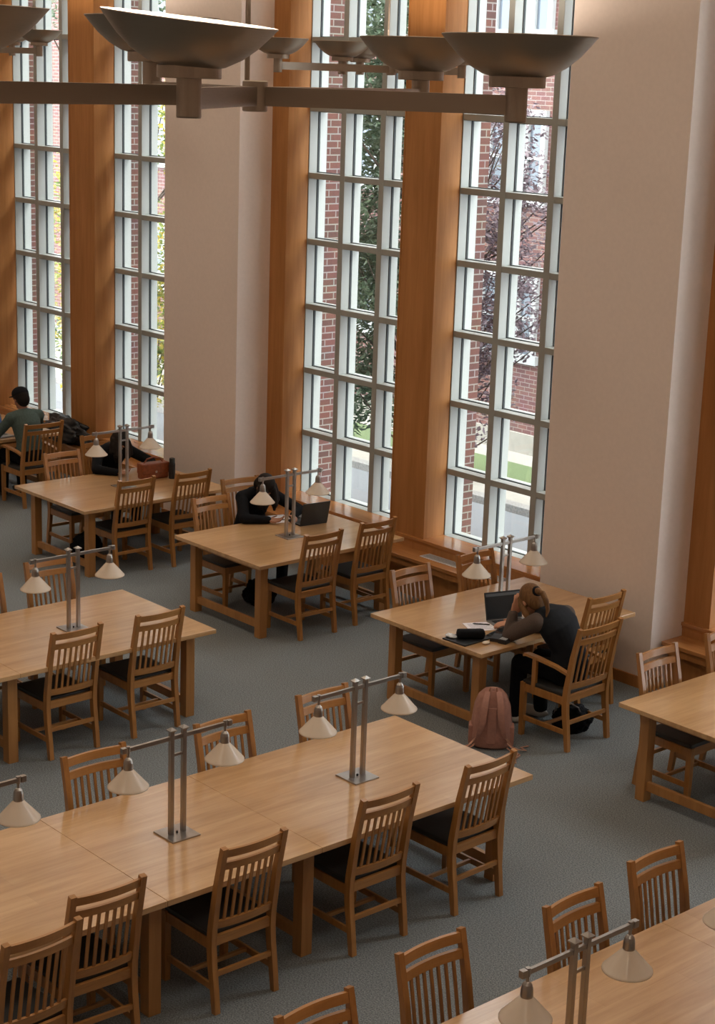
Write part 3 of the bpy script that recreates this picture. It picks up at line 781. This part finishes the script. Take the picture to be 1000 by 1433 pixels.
# bags and clothes on the floor / bench
def lump(name, label, cat, x, y, z, r, mat, seed=0, amp=.25, rz=0):
    b = bmesh.new(); bmesh.ops.create_icosphere(b, subdivisions=5, radius=1)
    for v in b.verts:
        n = noise.fractal(v.co*1.8+Vector((seed*3.1, 0, 0)), 1, 2, 4)
        v.co *= 1+amp*n
        v.co.x *= r[0]; v.co.y *= r[1]; v.co.z = max(v.co.z, -.75)*r[2]+r[2]*.75
    o = obj(name, b, mat, smooth=True); o.location = (x, y, z); o.rotation_euler = (0, 0, rz); return tag(o, label, cat)
lump('coat', 'glossy black padded coat heaped on the window bench behind the person in the cap', 'coat', -18.75, 11.66, .432, (.46, .16, .19), M['black_plastic'], 3, .35)
lump('duffel_bag', 'black bag on the floor under the brown bag table', 'bag', -15.3, 9.75, 0, (.16, .15, .16), M['black_cloth'], 5)
lump('tote_bag', 'black bag on the floor under the middle table', 'bag', -12.9, 10.25, 0, (.15, .16, .15), M['black_cloth'], 6)
hb = lump('handbag', 'dark grey bag on the floor beneath the seat of the armchair of the blonde person', 'bag', -8.72, 10.2, 0, (.15, .16, .12), M['black_cloth'], 9)
b = bmesh.new(); tube(b, [(-.08, -.12, .14), (-.05, -.14, .24), (.03, -.1, .27), (.09, -.03, .22), (.1, .0, .14)], .012, flat=.4); obj('strap', b, M['silver'], hb)

# pink backpack
bp_ = empty('backpack', (-8.86, 9.40, 0), .78); tag(bp_, 'dusty pink backpack standing on the carpet with loose straps', 'backpack')
b = bmesh.new()     # local: front(straps) = +X? straps side faces -Y
rings = []
for (z, hw, hd) in ((.0, .12, .07), (.02, .15, .1), (.1, .165, .12), (.22, .16, .12), (.34, .145, .105), (.42, .115, .085), (.465, .07, .055), (.48, .02, .02)):
    ring = []
    for k in range(28):
        a = 2*PI*k/28; cx = abs(math.cos(a))**.7*math.copysign(1, math.cos(a)); sy = abs(math.sin(a))**.7*math.copysign(1, math.sin(a))
        ring.append(b.verts.new((hw*cx, hd*sy+z*.08, z)))
    rings.append(ring)
for r0, r1 in zip(rings, rings[1:]):
    for k in range(28): b.faces.new((r0[k], r0[(k+1) % 28], r1[(k+1) % 28], r1[k]))
b.faces.new(rings[0][::-1]); b.faces.new(rings[-1])
remeshed('pack_body', b, M['pink'], bp_, .008, 3)
b = bmesh.new(); tube(b, [(-.03, -.02, .46), (-.025, -.03, .505), (.025, -.03, .505), (.03, -.02, .46)], .009, flat=.6); obj('grab_handle', b, M['pink_strap'], bp_)
for s in (-1, 1):
    b = bmesh.new(); pts = [(s*.045, -.03, .465), (s*.05, -.07, .445), (s*.062, -.115, .4), (s*.07, -.15, .3), (s*.085, -.155, .2), (s*.11, -.125, .12)]
    sweep_box(b, pts, [.045, .05, .058, .06, .05, .03], .022, (1, 0, 0)); o_ = obj('shoulder_strap', b, M['pink'], bp_, smooth=True); m_ = o_.modifiers.new('bevel', 'BEVEL'); m_.width = .006; m_.segments = 2; m_ = o_.modifiers.new('subsurf', 'SUBSURF'); m_.levels = 2; m_.render_levels = 2
    b = bmesh.new(); sweep_box(b, [(s*.11, -.12, .13), (s*.15, -.115, .07), (s*.19, -.13, .012), (s*.23, -.19, .006), (s*.2, -.25, .006)], .022, .004, (.3, 0, 1)); obj('webbing', b, M['pink_strap'], bp_)
    b = bmesh.new(); box(b, s*.16-.02, s*.16+.02, -.06, .06, .03, .19, .015); obj('side_pocket', b, M['pink'], bp_)
    b = bmesh.new(); tube(b, [(s*.15, -.1, .05), (s*.22, -.12, .03), (s*.28, -.08, .01), (s*.24, -.02, .01), (s*.3, .02, .01)], .008, flat=.5); obj('loose_strap', b, M['pink_strap'], bp_)
b = bmesh.new(); box(b, -.035, .035, -.12, -.105, .06, .36, .006); obj('back_pad', b, M['pink'], bp_)
for k in range(4):
    a = k*1.7+.4; b = bmesh.new(); sx_ = -1 if k % 2 else 1
    tube(b, [(sx_*.13, -.1, .03+.02*k), (sx_*(.17+.02*k), -.15-.02*k, .02), (sx_*(.2+.02*math.sin(a)), -.22, .008), (sx_*(.14+.03*math.cos(a)), -.28-.02*k, .008), (sx_*.2, -.3-.02*k, .008)], .009, flat=.45); obj('loose_strap', b, M['pink_strap'], bp_)
b = bmesh.new(); tube(b, [(-.15, -.02, .12), (-.14, -.02, .3), (-.1, 0, .42), (0, 0, .475), (.1, 0, .42), (.14, -.02, .3), (.15, -.02, .12)], .005); obj('zip', b, M['pink_strap'], bp_)

# ------------------------------------------------------------------ people
def hand(bm, wrist, palm_dir, side_dir, s=1.0, curl=.6, r=.0085):
    """palm + 4 fingers + thumb. palm_dir wrist->knuckles, side_dir towards thumb"""
    w = Vector(wrist); p = Vector(palm_dir).normalized(); sd = Vector(side_dir); sd = (sd-p*sd.dot(p)).normalized(); n = p.cross(sd)
    for k in range(4):
        o = sd*(.028-.0185*k)*s
        capsule(bm, w+o*.5, w+p*.085*s+o, .013*s, .011*s)
        L0 = (.042, .047, .044, .034)[k]*s
        a = w+p*.09*s+o; d = p
        for seg, f in enumerate((1, .62, .5)):
            d = (d*math.cos(curl*(.5+.25*seg))+n*math.sin(curl*(.5+.25*seg))).normalized()
            e = a+d*L0*f; capsule(bm, a, e, r*s*(1-.08*seg), r*s*(.93-.08*seg)); a = e
    a = w+p*.03*s+sd*.025*s; d = (p*.6+sd).normalized()
    e = a+d*.04*s; capsule(bm, a, e, .012*s, .0095*s); d = (p+sd*.3+n*.3).normalized(); capsule(bm, e, e+d*.032*s, .0095*s, .008*s)

def head(bm, c, fwd, up, s=1.0):
    c = Vector(c); f = Vector(fwd).normalized(); u = Vector(up); u = (u-f*u.dot(f)).normalized(); r = u.cross(f)
    R = Matrix((f, -r, u)).transposed()
    if R.determinant() < 0: R = Matrix((f, r, u)).transposed()
    P = lambda a, b_, c_: c+f*a*s+r*b_*s+u*c_*s
    ellipsoid(bm, P(-.012, 0, .025), (.098*s, .077*s, .098*s), R)           # skull
    ellipsoid(bm, P(.03, 0, -.035), (.062*s, .058*s, .078*s), R)            # face
    ellipsoid(bm, P(.062, 0, -.093), (.026*s, .028*s, .024*s), R)           # chin
    capsule(bm, P(.088, 0, .01), P(.112, 0, -.028), .008*s, .0125*s)        # nose
    for q in (-1, 1):
        ellipsoid(bm, P(.088, q*.03, .022), (.012*s, .022*s, .008*s), R)    # brow
        ellipsoid(bm, P(-.005, q*.077, -.01), (.018*s, .009*s, .031*s), R)  # ear
    ellipsoid(bm, P(.09, 0, -.062), (.012*s, .024*s, .006*s), R); ellipsoid(bm, P(.088, 0, -.072), (.012*s, .02*s, .006*s), R)
    return R, P

def torso(bm, pts):
    """loft of ellipses: (centre, half width (side), half depth) oriented along path, side vector given"""
    rings = []; n = 24
    for i, (p, sd, hw, hd) in enumerate(pts):
        p = Vector(p); a = Vector(pts[max(i-1, 0)][0]); c = Vector(pts[min(i+1, len(pts)-1)][0]); t = (c-a).normalized()
        sd = Vector(sd); sd = (sd-t*sd.dot(t)).normalized(); f = t.cross(sd)
        rings.append([bm.verts.new(p+sd*hw*math.cos(2*PI*k/n)+f*hd*math.sin(2*PI*k/n)) for k in range(n)])
    for r0, r1 in zip(rings, rings[1:]):
        for k in range(n): bm.faces.new((r0[k], r0[(k+1) % n], r1[(k+1) % n], r1[k]))
    bm.faces.new(rings[0][::-1]); bm.faces.new(rings[-1])

def person(label, J, mats, opts):
    """J: joints in WORLD space. returns root"""
    g = lambda k: Vector(J[k])
    base = Vector((J['hip'][0], J['hip'][1], 0))
    root = empty('person', base); tag(root, label, 'person', None)
    off = lambda bm: bmesh.ops.transform(bm, matrix=Matrix.Translation(-base), verts=bm.verts)
    side = (g('shL')-g('shR')).normalized(); s = opts.get('s', 1)
    def body(bm, grow=0, parts=('head', 'torso', 'arms', 'legs', 'hands', 'feet'), arm_grow=None):
        ag = grow if arm_grow is None else arm_grow
        if 'torso' in parts:
            hp, wa, ch, nk = g('hip'), g('waist'), g('chest'), g('neck')
            torso(bm, [(hp-(wa-hp)*.5, side, (.13+grow)*s, (.09+grow)*s), (hp, side, (.17+grow)*s, (.115+grow)*s), (wa, side, (.14+grow)*s, (.1+grow)*s),
                       (ch, side, (.17+grow)*s, (.115+grow)*s), (ch+(nk-ch)*.55, side, (.165+grow)*s, (.09+grow)*s), (ch+(nk-ch)*.85, side, (.09+grow)*s, (.06+grow)*s), (nk, side, (.055+grow*.6)*s, (.055+grow*.6)*s)])
            for k in ('L', 'R'):
                capsule(bm, ch+(nk-ch)*.6, g('sh'+k), (.07+grow)*s, (.055+grow)*s)
        if 'head' in parts:
            capsule(bm, g('neck')-(g('head')-g('neck'))*.2, g('head')-Vector(J['up'])*.04, .053*s, .05*s)
            head(bm, g('head'), J['face'], J['up'], s)
        for k in ('L', 'R'):
            if 'arms' in parts:
                capsule(bm, g('sh'+k), g('el'+k), (.05+ag)*s, (.038+ag)*s); capsule(bm, g('el'+k), g('wr'+k), (.038+ag)*s, (.026+ag*.9)*s)
            if 'hands' in parts:
                hand(bm, g('wr'+k), J['pd'+k], J['td'+k], s, J.get('curl', .5))
            if 'legs' in parts:
                hj = g('hip')+side*(.09 if k == 'L' else -.09)
                capsule(bm, hj, g('kn'+k), (.085+grow)*s, (.056+grow)*s); capsule(bm, g('kn'+k), g('an'+k), (.056+grow)*s, (.038+grow*1.3)*s)
            if 'feet' in parts:
                a = g('an'+k); fd = Vector(J['foot']).normalized()
                capsule(bm, a+Vector((0, 0, -.03)), a+fd*.15+Vector((0, 0, -.045)), (.036+grow)*s, (.028+grow)*s)
    b = bmesh.new(); body(b); off(b); remeshed('body', b, mats['skin'], root, .0075, 3)
    b = bmesh.new(); body(b, .018, ('torso',)); 
    if opts.get('sleeves_same', True): body(b, .016, ('arms',))
    else:
        for k in ('L', 'R'): ellipsoid(b, g('sh'+k), (.07, .07, .07))
    if opts.get('hood'):
        n = g('neck'); bk = -Vector(J['face']); bk.z = 0; bk.normalize()
        torso(b, [(n+bk*.03+Vector((0, 0, -.05)), side, .13, .09), (n+bk*.045+Vector((0, 0, .0)), side, .12, .085), (n+bk*.05+Vector((0, 0, .035)), side, .085, .06)])
    off(b); remeshed('top', b, mats['top'], root, .010, 4)
    if not opts.get('sleeves_same', True):
        b = bmesh.new()
        for k in ('L', 'R'):
            capsule(b, g('sh'+k), g('el'+k), .078, .062); capsule(b, g('el'+k), g('wr'+k), .06, .042)
            w_ = g('wr'+k); d_ = (g('wr'+k)-g('el'+k)).normalized(); capsule(b, w_-d_*.05, w_-d_*.0, .045, .04)
        off(b); sl = remeshed('sleeves', b, mats['sleeve'], root, .009, 3); sl['label'] = 'grey brown knitted sleeves'
    b = bmesh.new(); body(b, .016, ('legs',)); 
    hp, wa = g('hip'), g('waist'); torso(b, [(hp-(wa-hp)*.6, side, .15*s, .11*s), (hp, side, .192*s, .137*s), (hp+(wa-hp)*.5, side, .17*s, .125*s)])
    off(b); remeshed('trousers', b, mats['pants'], root, .011, 3)
    for k in ('L', 'R'):
        a = g('an'+k); fd = Vector(J['foot']).normalized(); b = bmesh.new()
        ellipsoid(b, a+fd*.07+Vector((0, 0, -.045)), (.15, .052, .045), Matrix.Rotation(math.atan2(fd.y, fd.x), 3, 'Z')); capsule(b, a+Vector((0, 0, .0)), a+Vector((0, 0, -.04)), .048, .05)
        off(b); remeshed('shoe', b, mats['shoe'], root, .009, 2)
    return root, off, g

# -- blonde person (faces -X, left side towards the camera)
H1 = Vector((-8.955, 9.875, 1.105))
J = dict(hip=(-8.64, 10.04, .575), waist=(-8.665, 10.03, .76), chest=(-8.735, 9.99, .92), neck=(-8.855, 9.935, 1.045), head=H1,
         face=(-.80, .10, -.55), up=(-.5, 0, .86),
         shL=(-8.81, 9.80, .97), shR=(-8.81, 10.15, .97), elL=(-9.07, 9.775, .80), elR=(-9.1, 10.13, .79),
         wrL=(-9.075, 9.81, .965), wrR=(-9.25, 10.03, .80), pdL=(.25, .12, 1), tdL=(.5, .8, 0), pdR=(-.5, -.8, .02), tdR=(-1, .3, .3), curl=.5,
         knL=(-9.08, 9.93, .53), knR=(-9.08, 10.17, .53), anL=(-9.1, 9.93, .095), anR=(-9.05, 10.18, .095), foot=(-1, -.15, 0))
p1, off, g = person('blonde person in dark vest and grey sleeves seated at a laptop, head on hand', J,
                    dict(skin=M['skin'], top=M['navy_cloth'], sleeve=M['sleeve'], pants=M['pants'], shoe=M['shoe']), dict(sleeves_same=False, hood=True))
b = bmesh.new(); f = Vector(J['face']).normalized(); u = Vector(J['up']); u = (u-f*u.dot(f)).normalized(); r = u.cross(f)
R = Matrix((f, -r, u)).transposed()
if R.determinant() < 0: R = Matrix((f, r, u)).transposed()
ellipsoid(b, H1-f*.024+u*.032, (.104, .088, .102), R); ellipsoid(b, H1-f*.06-u*.015, (.068, .084, .095), R)
for q in (-1, 1):
    tube(b, [H1+f*.03+r*.07*q+u*.05, H1+f*.028+r*.088*q-u*.02, H1+f*.01+r*.085*q-u*.1, H1-f*.01+r*.08*q-u*.18], [.02, .026, .03, .016], 12)
off(b); hr = remeshed('hair', b, M['blonde'], p1, .008, 3)
b = bmesh.new(); c0 = H1-f*.125+u*.03
ellipsoid(b, c0, (.032, .036, .032)); tube(b, [c0, c0-f*.045-u*.03, c0-f*.05-u*.1, c0-f*.03-u*.17, c0+r*.03-f*.01-u*.22], [.018, .024, .024, .018, .008], 12)
off(b); remeshed('ponytail', b, M['blonde'], p1, .008, 2)
b = bmesh.new(); 
for k in range(16):
    a = 2*PI*k/16; pts_c = c0+(r*math.cos(a)+u*math.sin(a))*.03+f*.012; ellipsoid(b, pts_c, (.018, .018, .018), seg=8)
off(b); obj('hair_tie', b, M['black_cloth'], p1, smooth=True)

def over_hair(root, off, g, J, mat, long_=True, s=1.0, side_len=.22):
    f = Vector(J['face']).normalized(); u = Vector(J['up']); u = (u-f*u.dot(f)).normalized(); r = u.cross(f)
    R = Matrix((f, -r, u)).transposed()
    if R.determinant() < 0: R = Matrix((f, r, u)).transposed()
    H = g('head'); b = bmesh.new()
    ellipsoid(b, H-f*.022+u*.034, (.108, .094, .106), R); ellipsoid(b, H-f*.055-u*.02, (.07, .086, .095), R)
    if long_:
        D = Vector((0, 0, -1))
        for q in (-1, -.6, .6, 1):
            st = H+f*(.05 if abs(q) < 1 else .0)+r*.08*q+u*.05
            tube(b, [st, st+D*.08+r*.02*q, st+D*.16+r*.03*q+f*.02, st+D*side_len+r*.02*q+f*.02], [.03, .04, .038, .02], 12)
        tube(b, [H-f*.08, H-f*.1+D*.1, H-f*.09+D*.22, H-f*.07+D*.3], [.06, .075, .06, .03], 14)
    off(b); remeshed('hair', b, mat, root, .010, 3)
    return f, u, r, R, H
# -- person in black hoodie (faces +X)
J2 = dict(hip=(-13.62, 10.66, .575), waist=(-13.58, 10.65, .74), chest=(-13.48, 10.62, .9), neck=(-13.36, 10.58, 1.02), head=(-13.25, 10.56, 1.085),
          face=(.62, 0, -.78), up=(.75, 0, .66),
          shL=(-13.45, 10.79, .95), shR=(-13.45, 10.43, .95), elL=(-13.2, 10.98, .80), elR=(-13.22, 10.28, .80),
          wrL=(-13.06, 10.78, .79), wrR=(-13.08, 10.47, .79), pdL=(.8, -.5, 0), tdL=(0, -1, .3), pdR=(.7, .6, 0), tdR=(0, 1, .3), curl=.6,
          knL=(-13.2, 10.78, .53), knR=(-13.2, 10.52, .53), anL=(-13.22, 10.78, .095), anR=(-13.2, 10.5, .095), foot=(1, 0, 0))
p2, off, g = person('person with long dark hair in a black hoodie bent over papers at the middle table', J2,
                    dict(skin=M['skin2'], top=M['black_cloth'], pants=M['pants'], shoe=M['shoe']), dict(hood=True))
over_hair(p2, off, g, J2, M['dark_hair'], True)
# -- dark clothed person at bag table (faces +X)
J3 = dict(hip=(-16.28, 10.66, .575), waist=(-16.24, 10.65, .74), chest=(-16.12, 10.62, .89), neck=(-15.98, 10.6, 1.0), head=(-15.9, 10.58, 1.07),
          face=(.7, -.25, -.6), up=(.65, 0, .75),
          shL=(-16.08, 10.8, .93), shR=(-16.08, 10.42, .93), elL=(-15.85, 10.98, .80), elR=(-15.86, 10.25, .80),
          wrL=(-15.66, 10.85, .79), wrR=(-15.66, 10.38, .79), pdL=(.8, -.5, 0), tdL=(0, -1, .3), pdR=(.7, .6, 0), tdR=(0, 1, .3), curl=.6,
          knL=(-15.85, 10.78, .53), knR=(-15.85, 10.52, .53), anL=(-15.85, 10.78, .095), anR=(-15.85, 10.5, .095), foot=(1, 0, 0))
p3, off, g = person('dark clothed person with dark hair looking down behind the lamp and brown satchel', J3,
                    dict(skin=M['skin2'], top=M['black_cloth'], pants=M['pants'], shoe=M['shoe_dark']), dict(hood=True))
over_hair(p3, off, g, J3, M['dark_hair'], True, side_len=.16)
# -- person in cap (faces -X)
J4 = dict(hip=(-17.74, 10.53, .575), waist=(-17.76, 10.53, .76), chest=(-17.82, 10.53, .95), neck=(-17.88, 10.53, 1.12), head=(-17.93, 10.52, 1.245),
          face=(-.94, -.1, -.32), up=(-.3, 0, .95),
          shL=(-17.85, 10.34, 1.03), shR=(-17.85, 10.72, 1.03), elL=(-18.02, 10.24, .80), elR=(-18.02, 10.82, .80),
          wrL=(-18.2, 10.3, .80), wrR=(-18.2, 10.7, .80), pdL=(-1, .1, 0), tdL=(0, 1, .2), pdR=(-1, -.1, 0), tdR=(0, -1, .2), curl=.5,
          knL=(-18.17, 10.42, .53), knR=(-18.17, 10.64, .53), anL=(-18.15, 10.4, .095), anR=(-18.15, 10.66, .095), foot=(-1, 0, 0))
p4, off, g = person('person in grey green shirt and black cap seated at the far left', J4,
                    dict(skin=M['skin2'], top=M['green_shirt'], pants=M['pants'], shoe=M['shoe_dark']), dict(hood=False))
f, u, r, R, H = over_hair(p4, off, g, J4, M['dark_hair'], False)
b = bmesh.new(); ellipsoid(b, H-f*.015+u*.055, (.113, .098, .085), R)
brim = [H+f*.08+u*.045+r*q*.07 for q in (-1, 0, 1)]
ellipsoid(b, H+f*.115+u*.04, (.065, .07, .007), R)
off(b); remeshed('cap', b, M['black_cloth'], p4, .008, 2)

# ------------------------------------------------------------------ light
w = bpy.data.worlds.new('overcast'); scn.world = w; w.use_nodes = True; nt = w.node_tree
bgn = nt.nodes['Background']; L = nt.links.new
tc = nt.nodes.new('ShaderNodeTexCoord'); sp = nt.nodes.new('ShaderNodeSeparateXYZ'); L(tc.outputs['Generated'], sp.inputs[0])
rp = nt.nodes.new('ShaderNodeValToRGB'); rp.color_ramp.elements[0].position = 0; rp.color_ramp.elements[0].color = (.80, .86, .93, 1)
rp.color_ramp.elements[1].position = .8; rp.color_ramp.elements[1].color = (1.0, 1.0, 1.0, 1)
L(sp.outputs['Z'], rp.inputs['Fac']); L(rp.outputs['Color'], bgn.inputs['Color']); bgn.inputs['Strength'].default_value = 9.0

def area(name, loc, rot, sx, sy, power, col, shape='RECTANGLE'):
    l = bpy.data.lights.new(name, 'AREA'); l.shape = shape; l.size = sx; l.size_y = sy; l.energy = power; l.color = col
    o = bpy.data.objects.new(name, l); COL.objects.link(o); o.location = loc; o.rotation_euler = rot
    return o
for x0, x1, ws in BAYS:      # sky portals in the window openings (sampling only)
    for a, b_ in ws:
        o = area('window_portal', ((a+b_)/2, 12.45, (ZS+ZTOP)/2), (PI/2, 0, PI), b_-a, ZTOP-ZS, 1, (1, 1, 1))
        o.rotation_euler = (-PI/2, 0, 0); o.data.cycles.is_portal = True
for i, (x, y, z) in enumerate(LIGHTS):
    area('bowl_lamp', (x, y, z-.03), (PI, 0, 0), .3, .3, 22, (1, .85, .70), 'DISK')
# ceiling panels added as warm fill light for the hall, not existing fixtures
for x in (-19, -13, -7, -1):
    for y in (1, 6.5):
        t = empty('fill_panel', (x, y, ZC)); tag(t, 'added fill light panel high over the hall', 'fill light', 'added fill light panels')
        obj('fill_housing', B(-.62, .62, -.62, .62, -.03, -.001, .004), M['white_trim'], t)
        a_ = area('fill_lamp', (x, y, ZC-.05), (0, 0, 0), 1.1, 1.1, 30, (1, .86, .70)); 

# ------------------------------------------------------------------ camera
yaw, pitch, roll = -0.84239971, 0.24864262, -0.03300251
fw = Vector((math.sin(yaw)*math.cos(pitch), math.cos(yaw)*math.cos(pitch), -math.sin(pitch)))
rt = Vector((math.cos(yaw), -math.sin(yaw), 0)); dn = fw.cross(rt)
c, s = math.cos(roll), math.sin(roll)
rt2 = rt*c+dn*s; dn2 = dn*c-rt*s
cam = bpy.data.cameras.new('camera'); co = bpy.data.objects.new('camera', cam); COL.objects.link(co)
mw = Matrix((rt2, -dn2, -fw)).transposed().to_4x4(); mw.translation = (0, 0, 5.15)
co.matrix_world = mw
cam.sensor_fit = 'HORIZONTAL'; cam.sensor_width = 36; cam.lens = 2.41805*36; cam.clip_start = .05; cam.clip_end = 300
scn.camera = co
vs = scn.view_settings; vs.view_transform = 'Standard'; vs.look = 'None'; vs.gamma = 1; vs.exposure = .58
scn.cycles.max_bounces = 8; scn.cycles.diffuse_bounces = 5; scn.cycles.transparent_max_bounces = 16; scn.cycles.glossy_bounces = 4
